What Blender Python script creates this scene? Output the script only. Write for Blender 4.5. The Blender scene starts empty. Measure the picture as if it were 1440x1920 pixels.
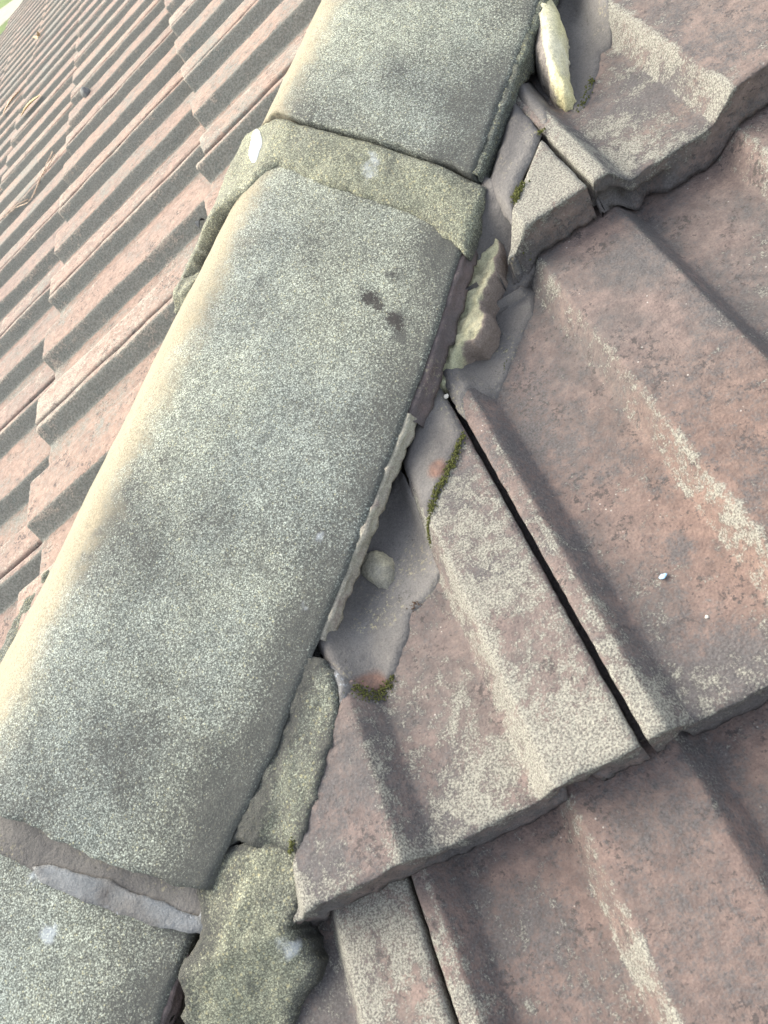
import bpy, bmesh, math, random
from mathutils import Vector, Matrix, noise
from mathutils.geometry import delaunay_2d_cdt

# ================= camera, sky, sun, exposure =================
scene = bpy.context.scene
CAM_POS = (0.5170667, -0.1525976, 0.4198715)
CAM_ROWS = ((0.83887375, -0.25411104, -0.48137138), (0.50886223, 0.68008615, 0.52777083), (0.19326161, -0.68768481, 0.69981394))
cam_data = bpy.data.cameras.new('camera')
cam = bpy.data.objects.new('camera', cam_data)
scene.collection.objects.link(cam)
cam.matrix_world = Matrix.Translation(CAM_POS) @ Matrix(CAM_ROWS).transposed().to_4x4()
cam_data.sensor_fit = 'VERTICAL'; cam_data.sensor_height = 24.0
cam_data.lens = 1412.25/1920*24.0
cam_data.clip_start = 0.02; cam_data.clip_end = 400
cam_data.dof.use_dof = True; cam_data.dof.focus_distance = 0.62; cam_data.dof.aperture_fstop = 13
scene.camera = cam
scene.render.resolution_x = 768; scene.render.resolution_y = 1024

SUN_EL, SUN_AZ = 43.0, 140.0      # degrees; azimuth counted from +X towards +Y
sd = Vector((math.cos(math.radians(SUN_AZ))*math.cos(math.radians(SUN_EL)), math.sin(math.radians(SUN_AZ))*math.cos(math.radians(SUN_EL)), math.sin(math.radians(SUN_EL))))
sl = bpy.data.lights.new('sun', 'SUN'); sl.energy = 1.35; sl.angle = math.radians(55); sl.color = (1.0, 0.90, 0.68)
sun = bpy.data.objects.new('sun', sl); scene.collection.objects.link(sun)
sun.rotation_euler = sd.to_track_quat('Z', 'Y').to_euler()
world = bpy.data.worlds.new('World'); scene.world = world; world.use_nodes = True
wn = world.node_tree.nodes; wl = world.node_tree.links; wn.clear()
sky = wn.new('ShaderNodeTexSky'); sky.sky_type = 'NISHITA'; sky.sun_disc = False
sky.sun_elevation = math.radians(SUN_EL); sky.sun_rotation = math.radians(90 - SUN_AZ); sky.dust_density = 4.0; sky.air_density = 1.0
bg = wn.new('ShaderNodeBackground'); bg.inputs['Strength'].default_value = 0.15
wo = wn.new('ShaderNodeOutputWorld'); hs = wn.new('ShaderNodeHueSaturation'); hs.inputs['Saturation'].default_value = 0.45   # thin white haze
wl.new(sky.outputs[0], hs.inputs['Color']); wl.new(hs.outputs[0], bg.inputs[0]); wl.new(bg.outputs[0], wo.inputs[0])
scene.view_settings.view_transform = 'Standard'; scene.view_settings.look = 'None'
scene.view_settings.exposure = 1.82; scene.view_settings.gamma = 1.0

# ================= measured roof =================
# ---- roof dimensions in metres ----
PIT = 0.228096          # roof pitch (radians)
T, H = 0.032, 0.01825   # course step, rib height
X0, UL, SL, G, P = 0.4774, -1.2111, -0.4097, 0.32083, 0.150
RW, RB = 0.0621, 0.0131 # rib top width, rib slope width
GA, GB = 0.0155, 0.0200 # joint gap: left and right edge, from the rib centre
CP, SP = math.cos(PIT), math.sin(PIT)

def prof1(u):
    """tile profile height at u from a rib centre, repeated every P"""
    d = abs((u + P/2) % P - P/2)
    return H*min(1.0, max(0.0, (RW/2 + RB - d)/RB))
def prof(u):
    return (prof1(u-.0012) + prof1(u-.0006) + prof1(u) + prof1(u+.0006) + prof1(u+.0012))/5
def course_w(s):
    k = math.ceil(s/G - 1e-6)
    return T*(1 - (k*G - s)/G)
def w_right(u, s):
    return course_w(s) + prof(u - X0)
def w_left(u, s):
    return course_w(s - SL) + prof(u - UL)
def P_right(u, s, w):   # u along the course, s down the slope, w off the slope
    return (u, -s*CP - w*SP, -s*SP + w*CP)
def P_left(u, s, w):
    return (-s*CP - w*SP, -u, -s*SP + w*CP)
# hip frame: t up the hip, c across (towards the right slope), n off the hip
_l = math.sqrt(2 + math.tan(PIT)**2)
HA = (1/_l, 1/_l, math.tan(PIT)/_l)
HC = (0.7071068, -0.7071068, 0.0)
HN = (-HA[2]*0.7071068, -HA[2]*0.7071068, 2*HA[0]*0.7071068)
def P_hip(t, c, n):
    return tuple(HA[i]*t + HC[i]*c + HN[i]*n for i in range(3))
def hip_of(p):
    return tuple(sum(p[i]*v[i] for i in range(3)) for v in (HA, HC, HN))
def lerp_tab(tab, x):
    if x <= tab[0][0]: return tab[0][1]
    for (a, b), (c, d) in zip(tab, tab[1:]):
        if x <= c: return b + (d-b)*(x-a)/(c-a)
    return tab[-1][1]
# each cap: crest height, rim height, left and right half width as tables over t
CAPS = {
 'lower':  dict(crest=[(-.35,.085),(.25,.074)], rim=[(-.35,.020),(.25,.008)], left=[(-.35,.165),(.25,.150)], right=[(-.35,.150),(.25,.140)]),
 'middle': dict(crest=[(.14,.094),(.40,.090),(.72,.083)], rim=[(.14,.021),(.72,.016)], left=[(.19,.168),(.34,.155),(.56,.147),(.70,.135)], right=[(.19,.152),(.27,.162),(.53,.168),(.66,.160)]),
 'upper':  dict(crest=[(.64,.094),(1.2,.088)], rim=[(.64,.030),(1.2,.020)], left=[(.64,.128),(.9,.122),(1.2,.12)], right=[(.64,.157),(1.2,.156)]),
}
AP = .03
def cap_n(cap, t, c):
    k = CAPS[cap]
    cr, ri = lerp_tab(k['crest'], t), lerp_tab(k['rim'], t)
    half = lerp_tab(k['right' if c > 0 else 'left'], t)
    f = (math.sqrt(c*c + AP*AP) - AP)/(math.sqrt(half*half + AP*AP) - AP)
    return cr - (cr - ri)*f
# outlines measured on the roof surfaces (metres): (u, s) on the slopes, (t, c) on the caps
F = {
 'mid_end': [(0.1823,0.0304),(0.1839,0.0407),(0.1856,0.0504),(0.1826,0.0637),(0.1833,0.0749),(0.1828,0.0863),(0.1821,0.0977),(0.1837,0.111),(0.1856,0.124),(0.1867,0.1372),(0.1898,0.15)],
 'band_low': [(0.1569,0.029),(0.1567,0.0513),(0.1544,0.0825),(0.1572,0.1068),(0.1593,0.1277),(0.1652,0.1511)],
 'film': [(0.16,0.0479),(0.1656,0.059),(0.1674,0.0766),(0.1706,0.0915),(0.1705,0.1074),(0.1715,0.1226),(0.1709,0.1352),(0.1719,0.1445),(0.1814,0.1456),(0.1703,0.1512),(0.1644,0.1493),(0.1613,0.1421),(0.1588,0.1279),(0.1577,0.1129),(0.1567,0.1007),(0.1549,0.0823),(0.1542,0.0661),(0.1553,0.0554)],
 'upper_end': [(0.7301,-0.045),(0.7486,-0.0469),(0.7248,-0.0045),(0.7148,0.0219),(0.7113,0.0409),(0.709,0.0583),(0.7057,0.0832),(0.7032,0.0995),(0.6988,0.1197),(0.6965,0.1352),(0.6881,0.1605)],
 'collar_low': [(0.6433,-0.0711),(0.6599,-0.0582),(0.6601,-0.0142),(0.6727,0.0026),(0.677,0.0114),(0.6743,0.0247),(0.6716,0.0324),(0.6649,0.0518),(0.664,0.0642),(0.662,0.0728),(0.6595,0.093),(0.6563,0.1092),(0.6531,0.125),(0.6448,0.1422),(0.6328,0.1602)],
 'collar_left': [(0.6446,-0.0635),(0.6555,-0.0555),(0.6682,-0.0507),(0.6885,-0.048),(0.713,-0.052)],
 'oval': [(0.7296,-0.048),(0.6884,-0.0206),(0.7173,-0.0498),(0.7095,-0.031)],
 'spots_mid': [(0.5803,0.117),(0.5681,0.1383),(0.5692,0.1316),(0.4046,0.1447),(0.3614,0.1497),(0.2474,-0.0943),(0.3876,0.0251),(0.6647,0.0738),(0.6893,0.0831),(0.7529,0.0136)],
 'spots_low': [(0.1308,0.0702),(0.1572,0.0524)],
 'point_up': [(0.3478,-0.1363),(0.3511,-0.128),(0.3537,-0.118),(0.3552,-0.1028),(0.3495,-0.0902),(0.3389,-0.0755),(0.3315,-0.0662),(0.3225,-0.0548),(0.3095,-0.0382),(0.3009,-0.0283),(0.282,-0.0376),(0.2737,-0.0423),(0.2617,-0.0448),(0.2508,-0.0432),(0.2397,-0.0372),(0.2335,-0.0357),(0.2461,-0.0482),(0.2656,-0.0635),(0.3021,-0.0801),(0.3142,-0.0892),(0.3293,-0.1146)],
 'point_low': [(0.2987,-0.029),(0.2967,-0.014),(0.2728,0.0),(0.2731,0.0023),(0.2774,0.0101),(0.2755,0.0205),(0.2705,0.0295),(0.2611,0.0329),(0.2527,0.0366),(0.2397,0.0502),(0.2204,0.0729),(0.1826,0.0577),(0.1987,0.0233),(0.2087,0.0028),(0.2297,-0.013),(0.2322,-0.0298),(0.2394,-0.0358),(0.2505,-0.0418),(0.2623,-0.0427),(0.275,-0.0399)],
 'fresh': [(0.3501,-0.1338),(0.3545,-0.1226),(0.3599,-0.1102),(0.3614,-0.0997),(0.3578,-0.0956),(0.3506,-0.0923),(0.3521,-0.1038),(0.3511,-0.1196)],
 'm6': [(0.4413,-0.2353),(0.4428,-0.2212),(0.4438,-0.205),(0.4412,-0.1852),(0.4391,-0.1655),(0.4369,-0.1454),(0.4295,-0.1364),(0.4189,-0.1326),(0.4084,-0.1307),(0.4024,-0.1204),(0.3945,-0.1132),(0.3865,-0.1025),(0.3786,-0.0957),(0.3719,-0.0937),(0.3674,-0.0969),(0.3625,-0.1036),(0.3571,-0.109),(0.3516,-0.1192),(0.3472,-0.1389),(0.3736,-0.1814),(0.4075,-0.2158)],
 'm5': [(0.4921,-0.2814),(0.4925,-0.2576),(0.4924,-0.236),(0.4922,-0.2185),(0.4849,-0.2111),(0.4746,-0.2031),(0.4659,-0.195),(0.4544,-0.1845),(0.4405,-0.1708),(0.4441,-0.1841),(0.4452,-0.2036),(0.4465,-0.2267),(0.4595,-0.2449),(0.476,-0.2645)],
 'm4': [(0.4971,-0.2872),(0.5122,-0.3091),(0.5279,-0.3208),(0.5401,-0.3208),(0.5611,-0.3208),(0.5835,-0.3208),(0.5841,-0.3075),(0.5736,-0.2897),(0.5558,-0.2751),(0.5426,-0.2628),(0.5319,-0.2517),(0.5205,-0.2414),(0.5153,-0.246),(0.5111,-0.2505),(0.5036,-0.2446),(0.4989,-0.2246),(0.4956,-0.2404),(0.4963,-0.2617)],
 'm3': [(0.5956,-0.3782),(0.5922,-0.358),(0.5877,-0.3389),(0.584,-0.321),(0.5924,-0.3208),(0.5928,-0.3204),(0.5828,-0.3208),(0.5611,-0.3208),(0.5403,-0.3208),(0.532,-0.3208),(0.5135,-0.3023),(0.546,-0.3282),(0.5743,-0.3617)],
 'm2': [(0.6485,-0.4483),(0.6472,-0.4193),(0.6452,-0.3956),(0.6321,-0.3796),(0.6184,-0.3691),(0.6053,-0.3544),(0.5921,-0.3342),(0.5919,-0.3491),(0.5902,-0.3657),(0.5951,-0.381),(0.6183,-0.4104)],
 'm2b': [(0.6755,-0.4896),(0.6741,-0.4635),(0.6713,-0.4361),(0.655,-0.3995),(0.6486,-0.3954),(0.6499,-0.4247),(0.6513,-0.4501)],
 'm1': [(0.7302,-0.557),(0.742,-0.5401),(0.7519,-0.5157),(0.752,-0.4904),(0.7399,-0.4665),(0.7326,-0.4545),(0.7259,-0.4557),(0.7121,-0.4385),(0.6994,-0.4233),(0.6854,-0.4111),(0.6783,-0.4102),(0.6751,-0.4212),(0.6741,-0.4416),(0.6775,-0.4716),(0.6837,-0.4939)],
 'moss_a': [(0.4916,-0.2183),(0.4814,-0.2096),(0.4725,-0.2001),(0.4635,-0.1939),(0.456,-0.1875),(0.4498,-0.179)],
 'moss_a2': [(0.4481,-0.177),(0.4427,-0.1719),(0.4393,-0.1638)],
 'moss_b': [(0.3628,-0.1024),(0.3651,-0.0964),(0.3681,-0.092),(0.3719,-0.0937),(0.3766,-0.0967),(0.3818,-0.1002)],
 'moss_c': [(0.7043,-0.4356),(0.6965,-0.4278),(0.688,-0.4185),(0.6821,-0.4158)],
 'moss_d': [(0.6139,-0.3576),(0.609,-0.3561),(0.6046,-0.3523),(0.6006,-0.3475)],
 'moss_e': [(0.3005,-0.0362),(0.2961,-0.0308)],
 'moss_f': [(0.5921,-0.3208),(0.5887,-0.3208)],
 'moss_g': [(0.6482,-0.3958),(0.6441,-0.3946)],
 'moss_h': [(0.4145,-0.136),(0.4093,-0.135)],
 'moss_i': [(0.5456,-0.2773),(0.5364,-0.2615)],
 'chunk': [(0.7262,-0.5465),(0.7223,-0.5223),(0.7133,-0.4909),(0.7019,-0.4661),(0.6909,-0.4424),(0.6841,-0.4234),(0.6793,-0.4183),(0.6744,-0.4226),(0.6721,-0.4346),(0.6749,-0.4569),(0.6808,-0.4809),(0.6912,-0.5058),(0.7053,-0.5284),(0.7182,-0.5423)],
 'bed': [(0.5799,-0.3621),(0.5796,-0.35),(0.5733,-0.3391),(0.5632,-0.3285),(0.5553,-0.3208),(0.5464,-0.3208),(0.5436,-0.3208),(0.5408,-0.3208),(0.5329,-0.312),(0.5252,-0.3088),(0.517,-0.3067),(0.5101,-0.2961),(0.4962,-0.2749),(0.4917,-0.2765),(0.5095,-0.3053),(0.5305,-0.3208),(0.5468,-0.3274),(0.5642,-0.3469)],
 'lump': [(0.3898,-0.1894),(0.3974,-0.1891),(0.4033,-0.1834),(0.4067,-0.1758),(0.4062,-0.1657),(0.4012,-0.1589),(0.3952,-0.1558),(0.3889,-0.1609),(0.3832,-0.1679),(0.3808,-0.1754),(0.3847,-0.1845)],
 'pebble': [(0.4937,-0.2546)],
 'chip': [(0.5474,-0.0743)],
 'chip2': [(0.5544,-0.044)],
 'void': [(0.6761,-0.4801)],
 'cutB0': [(0.35,-0.1078),(0.3325,-0.08),(0.3029,-0.0411),(0.2866,-0.0314),(0.2769,-0.0009)],
 'Bnose': [(0.2769,-0.0009),(0.4888,0.0),(0.5622,-0.0047)],
 'C0foot': [(0.2757,0.005),(0.2774,0.0227),(0.2775,0.0546)],
 'corners': [(0.8055,-0.3744),(0.7448,-0.2816),(0.7036,-0.2188),(0.5595,0.0),(0.4814,0.1182),(0.3024,0.0595)],
 'A0left': [(0.5914,-0.3319),(0.5997,-0.3492)],
 'leaf_a': [(-3.3241,0.1924),(-3.298,0.2024)],
 'leaf_b': [(-2.3782,0.1073),(-2.3776,0.1944)],
 'leaf_c': [(-3.0363,0.316),(-2.9769,0.4163)],
 'stone': [(-1.6778,-0.1518)],
 'leaf_dark': [(-0.7177,-0.3603),(-0.7081,-0.3523)],
 'twig': [(-1.7714,0.0234),(-1.6283,0.0343),(-1.5354,0.0529),(-1.5338,0.0648),(-1.625,0.1305),(-1.6293,0.1775)],
 'twig2': [(-1.662,-0.0107),(-1.6244,0.0596),(-1.6198,0.0757)],
 'twig3': [(-1.6211,0.093),(-1.626,0.1175),(-1.6293,0.1553)],
 'mortL': [(-0.6119,-0.396),(-0.6024,-0.3742),(-0.5808,-0.3688),(-0.5758,-0.3693),(-0.4868,-0.4188)],
 'mortLlow': [(-0.3007,-0.0407),(-0.2806,-0.1069),(-0.2961,-0.1332),(-0.3089,-0.1558),(-0.3081,-0.1727),(-0.2717,-0.1184)],
 'farcorner': [(-5.2347,0.834),(-5.3803,0.7574),(-5.1287,0.4775),(-1.39,-0.2496)],
 'view': [(-2.4155,0.352),(-0.6251,0.0277),(-0.3316,-0.0172),(-2.0776,-0.3021),(-1.0265,-0.5602)],
}
# ================= helpers =================
random.seed(7)
COL = scene.collection
def nz(x, y, z=0.0, s=1.0): return noise.noise(Vector((x*s, y*s, z*s)))
def nv(p, s, off=0.0): return noise.noise(Vector((p[0]*s + off, p[1]*s - off, p[2]*s + off*.5)))
def sstep(a, b, x):
    x = min(1.0, max(0.0, (x-a)/(b-a))); return x*x*(3-2*x)
def tag(o, label=None, cat=None, group=None, kind=None):
    if label: o['label'] = label
    if cat: o['category'] = cat
    if group: o['group'] = group
    if kind: o['kind'] = kind
    return o
def link(name, me, mat, parent=None, mw=None):
    o = bpy.data.objects.new(name, me); COL.objects.link(o)
    if mat and not me.materials: me.materials.append(mat)
    if parent: o.parent = parent
    if mw is not None: o.matrix_world = mw
    return o
def mesh(name, verts, faces, smooth=True, attrs=None):
    me = bpy.data.meshes.new(name); me.from_pydata(verts, [], faces)
    if smooth: me.polygons.foreach_set('use_smooth', [True]*len(me.polygons))
    for k, v in (attrs or {}).items():
        a = me.attributes.new(k, 'FLOAT', 'POINT'); a.data.foreach_set('value', v)
    me.update(); return me
def fix_normals(me):
    bm = bmesh.new(); bm.from_mesh(me); bmesh.ops.recalc_face_normals(bm, faces=bm.faces); bm.to_mesh(me); bm.free()

# ================= materials =================
class NT:
    def __init__(s, name):
        s.m = bpy.data.materials.new(name); s.m.use_nodes = True
        s.n = s.m.node_tree.nodes; s.l = s.m.node_tree.links; s.n.clear()
        s.out = s.n.new('ShaderNodeOutputMaterial'); s.b = s.n.new('ShaderNodeBsdfPrincipled')
        s.l.new(s.b.outputs[0], s.out.inputs[0]); s.pos = s.n.new('ShaderNodeNewGeometry').outputs['Position']
        s.b.inputs['Roughness'].default_value = .92; s.b.inputs['Specular IOR Level'].default_value = .25
    def put(s, sock, v):
        if hasattr(v, 'node'): s.l.new(v, sock)
        elif isinstance(v, (tuple, list)) and len(v) == 3 and sock.type == 'RGBA': sock.default_value = (*v, 1)
        else: sock.default_value = v
    def noise(s, scale, detail=3, rough=.55, dist=0.0):
        t = s.n.new('ShaderNodeTexNoise'); t.inputs['Scale'].default_value = scale; t.inputs['Detail'].default_value = detail
        t.inputs['Roughness'].default_value = rough; t.inputs['Distortion'].default_value = dist; s.l.new(s.pos, t.inputs['Vector']); return t.outputs['Fac']
    def vor(s, scale, feat='F1'):
        t = s.n.new('ShaderNodeTexVoronoi'); t.feature = feat; t.inputs['Scale'].default_value = scale; s.l.new(s.pos, t.inputs['Vector']); return t
    def math(s, op, a, b=0.0, c=None, clamp=False):
        t = s.n.new('ShaderNodeMath'); t.operation = op; t.use_clamp = clamp; s.put(t.inputs[0], a); s.put(t.inputs[1], b)
        if c is not None: s.put(t.inputs[2], c)
        return t.outputs[0]
    def ss(s, v, a, b, lo=0.0, hi=1.0):
        t = s.n.new('ShaderNodeMapRange'); t.interpolation_type = 'SMOOTHSTEP'; s.put(t.inputs[0], v)
        for i, x in enumerate((a, b, lo, hi)): t.inputs[i+1].default_value = x
        return t.outputs[0]
    def mix(s, f, a, b, mode='MIX'):
        t = s.n.new('ShaderNodeMix'); t.data_type = 'RGBA'; t.blend_type = mode
        s.put(t.inputs['Factor'], f); s.put(t.inputs[6], a); s.put(t.inputs[7], b); return t.outputs[2]
    def attr(s, name):
        t = s.n.new('ShaderNodeAttribute'); t.attribute_name = name; return t.outputs['Fac']
    def bump(s, h, dist, strength=1.0, prev=None):
        t = s.n.new('ShaderNodeBump'); t.inputs['Distance'].default_value = dist; t.inputs['Strength'].default_value = strength
        s.put(t.inputs['Height'], h)
        if prev is not None: s.l.new(prev, t.inputs['Normal'])
        return t.outputs[0]
    def done(s, col, nrm=None):
        s.put(s.b.inputs['Base Color'], col)
        if nrm is not None: s.l.new(nrm, s.b.inputs['Normal'])
        return s.m

def grains(t, scale, dark, light, yellow=None, fine=None):
    """crust of small pale granules with dark pits between them"""
    v = t.vor(scale); d = v.outputs['Distance']
    sep = t.n.new('ShaderNodeSeparateColor'); t.l.new(v.outputs['Color'], sep.inputs[0])
    rnd = sep.outputs[0]
    body = t.ss(d, .72, .30)                       # 1 in the middle of a granule
    body = t.math('MULTIPLY', body, t.ss(rnd, .08, .5, .25, 1.0))
    body = t.math('MULTIPLY', body, t.ss(t.noise(scale*1.25, 3, .75), .36, .56, .15, 1.0))
    c = t.mix(body, dark, light)
    if yellow:
        c = t.mix(t.math('MULTIPLY', t.ss(sep.outputs[1], .90, .94), body), c, yellow)
    return c, body

def mat_tile(name, base_a, base_b, lich_dark, lich_light, soot_shade_c, grain=620, bump=1.0, hue=True):
    t = NT(name)
    fine, mid, big, huge = t.noise(650, 2), t.noise(120, 4, .6), t.noise(22, 4, .6, .4), t.noise(5, 3)
    lich, soot, ora = t.attr('lich'), t.attr('soot'), t.attr('warm')
    c = t.mix(t.ss(big, .3, .7), base_a, base_b)
    c = t.mix(t.math('MULTIPLY', ora, .6), c, (.180, .118, .092))
    c = t.mix(.55, c, t.mix(t.ss(mid, .25, .75), (.55, .55, .57), (1.35, 1.3, 1.25)), 'MULTIPLY')
    if hue:
        oi = t.n.new('ShaderNodeObjectInfo')
        c = t.mix(.8, c, t.mix(oi.outputs['Random'], (.86, .84, .85), (1.14, 1.08, 1.0)), 'MULTIPLY')
    def wsum(*terms):
        acc = None
        for v, k_ in terms:
            q = t.math('MULTIPLY', t.math('SUBTRACT', v, .5), k_)
            acc = q if acc is None else t.math('ADD', acc, q)
        return acc
    g1, g2, pat, pat2 = t.noise(grain, 3, .75), t.noise(grain*.8 + 37, 3, .75), t.noise(58, 4, .65, .3), t.noise(170, 4, .7)
    # smooth dirt tone
    c = t.mix(.6, c, t.mix(t.ss(g2, .30, .70), (.68, .68, .70), (1.28, 1.26, 1.25)), 'MULTIPLY')
    # dark pin-prick pits in clusters
    pit = t.ss(wsum((t.noise(330, 4, .75), 2.4), (t.noise(45, 4, .7), 1.8)), -.20, -.36)
    c = t.mix(t.math('MULTIPLY', pit, .85), c, (.055, .048, .046))
    # pale dots
    dot = t.vor(260); dd = t.math('MULTIPLY', t.ss(dot.outputs['Distance'], .16, .10), t.ss(t.noise(60, 2), .60, .66))
    c = t.mix(t.math('MULTIPLY', dd, .7), c, (.42, .40, .36))
    # sooty crust plus painted shade on the rib sides, peppered
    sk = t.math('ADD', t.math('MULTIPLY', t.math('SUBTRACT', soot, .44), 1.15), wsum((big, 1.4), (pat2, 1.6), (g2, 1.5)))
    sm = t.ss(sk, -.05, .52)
    c = t.mix(t.math('MULTIPLY', sm, .84), c, t.mix(t.ss(g1, .35, .65), soot_shade_c, tuple(x*1.9 for x in soot_shade_c)))
    # lichen crust
    lc = t.mix(t.ss(t.noise(grain*1.25, 3, .7), .38, .60), lich_dark, lich_light); body = t.ss(g1, .35, .62)
    k = t.math('ADD', t.math('MULTIPLY', t.math('SUBTRACT', lich, .42), 1.5), wsum((pat, 2.0), (pat2, 1.8), (g1, 1.9), (big, .9)))
    lm = t.ss(k, .14, .56)
    c = t.mix(t.math('MULTIPLY', lm, .9), c, lc)
    n1 = t.bump(t.math('MULTIPLY', body, lm), .0010, .4*bump)
    n2 = t.bump(t.math('ADD', fine, t.math('MULTIPLY', mid, 1.2)), .0011, .55*bump, n1)
    return t.done(c, n2)

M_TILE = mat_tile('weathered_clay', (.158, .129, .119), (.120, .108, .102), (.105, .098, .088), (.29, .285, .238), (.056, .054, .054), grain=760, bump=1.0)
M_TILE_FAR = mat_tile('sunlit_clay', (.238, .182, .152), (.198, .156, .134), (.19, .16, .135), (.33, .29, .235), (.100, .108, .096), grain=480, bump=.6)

def mat_crust(name, dark, light, yellow, shade=(.060, .060, .056), scale=900, yscale=0, green=None, bump=1.0):
    t = NT(name)
    big, huge, mid = t.noise(26, 4, .6), t.noise(7, 3), t.noise(130, 3)
    c, body = grains(t, scale, dark, light, yellow)
    c2, body2 = grains(t, scale*1.9, dark, light, None)
    c = t.mix(.42, c, c2)
    c = t.mix(.5, c, t.mix(t.ss(mid, .3, .72), (.62, .63, .65), (1.3, 1.3, 1.27)), 'MULTIPLY')
    c = t.mix(.5, c, t.mix(t.ss(huge, .35, .65), (.80, .84, .86), (1.18, 1.16, 1.02)), 'MULTIPLY')
    if yscale:
        v = t.vor(yscale); s_ = t.n.new('ShaderNodeSeparateColor'); t.l.new(v.outputs['Color'], s_.inputs[0])
        ym = t.math('MULTIPLY', t.ss(v.outputs['Distance'], .42, .30), t.ss(s_.outputs[0], .74, .82))
        c = t.mix(t.math('MULTIPLY', ym, .45), c, yellow)
    if green: c = t.mix(t.math('MULTIPLY', t.ss(huge, .42, .62), .3), c, green, 'MULTIPLY')
    sm = t.ss(t.math('ADD', t.math('MULTIPLY', t.math('ADD', big, mid), .5), t.math('ADD', t.math('MULTIPLY', t.math('SUBTRACT', t.noise(700, 3, .75), .5), 1.7), t.math('SUBTRACT', t.attr('soot'), .80))), -.12, .42)
    c = t.mix(t.math('MULTIPLY', sm, .9), c, shade)
    c = t.mix(t.ss(t.math('ADD', t.noise(60, 4, .65), t.math('MULTIPLY', t.math('SUBTRACT', t.noise(620, 3, .75), .5), .5)), .44, .30, 0, .45), c, (.065, .065, .060))
    wm = t.ss(t.math('ADD', mid, t.math('SUBTRACT', t.attr('lich'), 1.0)), -.2, .1)
    c = t.mix(t.math('MULTIPLY', wm, .45), c, (.52, .56, .60))
    c = t.mix(t.math('MULTIPLY', t.attr('sunlit_flank'), .8), c, t.mix(t.ss(t.noise(700, 2), .35, .6), (.15, .128, .085), (.30, .258, .175)))  # cream of the sunlit left flank, mixed into the colour
    rm = t.ss(t.math('ADD', big, t.math('ADD', t.math('MULTIPLY', t.math('SUBTRACT', t.noise(500, 3, .75), .5), 2.2), t.math('SUBTRACT', t.attr('warm'), 1.0))), -.1, .15)
    c = t.mix(t.math('MULTIPLY', rm, .9), c, (.040, .036, .034))
    n1 = t.bump(t.math('ADD', body, t.math('MULTIPLY', body2, .5)), .0009, .35*bump)
    n2 = t.bump(t.math('ADD', mid, big), .002, .35*bump, n1)
    if bump > 1.2: n2 = t.bump(t.noise(330, 4, .75), .0022, .55, n2)
    return t.done(c, n2)
M_CAP = mat_crust('lichened_concrete', (.088, .092, .080), (.69, .73, .63), (.55, .50, .28))
M_COLLAR = mat_crust('lichened_mortar', (.105, .105, .088), (.56, .57, .46), (.56, .50, .30), yscale=420, green=(.95, 1.0, .85), bump=1.6)
M_POINT = mat_crust('dark_lichened_mortar', (.066, .066, .058), (.45, .48, .40), (.42, .39, .22), yscale=380, green=(.93, 1.0, .86), bump=1.8)

def grit(t, c, amt=.6):
    return t.mix(amt, c, t.mix(t.ss(t.noise(1000, 3, .7), .30, .70), (.55, .55, .56), (1.4, 1.4, 1.38)), 'MULTIPLY')
def mat_smooth(name, a, b, rust=(.20, .115, .085), speck=(.38, .34, .22)):
    t = NT(name)
    big, mid, fine = t.noise(28, 4, .6, .5), t.noise(130, 4), t.noise(700, 2)
    c = t.mix(t.ss(big, .3, .7), a, b)
    c = t.mix(.4, c, t.mix(t.ss(mid, .25, .75), (.7, .7, .7), (1.25, 1.25, 1.25)), 'MULTIPLY')
    c = t.mix(t.ss(t.math('ADD', big, t.math('SUBTRACT', t.attr('warm'), 1.0)), -.2, .1), c, rust)
    sp = t.math('MULTIPLY', t.ss(t.noise(420, 3, .7), .56, .62), t.ss(t.noise(30, 3), .50, .62))
    c = t.mix(t.math('MULTIPLY', sp, .7), c, speck)
    dk = t.math('MULTIPLY', t.ss(t.noise(300, 3, .7), .40, .33), t.ss(t.noise(45, 3), .5, .62))
    c = t.mix(t.math('MULTIPLY', dk, .7), c, (.05, .045, .042))
    sm = t.ss(t.math('ADD', t.math('MULTIPLY', t.math('ADD', big, mid), .5), t.math('SUBTRACT', t.attr('soot'), .80)), -.2, .25)
    c = t.mix(t.math('MULTIPLY', sm, .75), c, (.072, .068, .068))
    c = grit(t, c, .4)
    n = t.bump(t.math('ADD', fine, t.math('MULTIPLY', mid, 2)), .0009, .5)
    n = t.bump(big, .004, .3, n)
    n = t.bump(t.noise(260, 5, .8), .0014, .5, n)
    t.b.inputs['Roughness'].default_value = .8
    return t.done(c, n)
M_SMEAR = mat_smooth('smooth_grey_mortar', (.150, .141, .130), (.205, .194, .180))
M_BAND = mat_smooth('brownish_mortar', (.175, .162, .145), (.135, .126, .115))
M_FILM = mat_smooth('blue_grey_film', (.215, .225, .228), (.155, .148, .138), speck=(.42, .46, .50))
M_RIM = mat_smooth('bare_cap_edge', (.16, .12, .11), (.13, .10, .098))
def mat_rough(name, a, b, side=None, sc=1.0):
    t = NT(name)
    mid, big, fine = t.noise(90*sc, 5, .65), t.noise(30, 3), t.noise(500, 3)
    c = t.mix(t.ss(big, .35, .65), a, b)
    c = t.mix(.5, c, t.mix(t.ss(mid, .25, .7), (.6, .6, .58), (1.25, 1.25, 1.25)), 'MULTIPLY')
    if side: c = t.mix(t.ss(t.math('ADD', mid, t.math('SUBTRACT', t.attr('soot'), 1.0)), -.2, .15), c, side)
    c = grit(t, c, .6)
    n = t.bump(mid, .004, .7); n = t.bump(fine, .001, .6, n)
    return t.done(c, n)
M_YELLOW = mat_rough('yellow_mortar', (.60, .55, .32), (.66, .62, .45), side=(.20, .18, .16))
M_BED = mat_rough('yellow_bedding', (.40, .37, .25), (.30, .30, .20), side=(.17, .14, .12))
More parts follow.
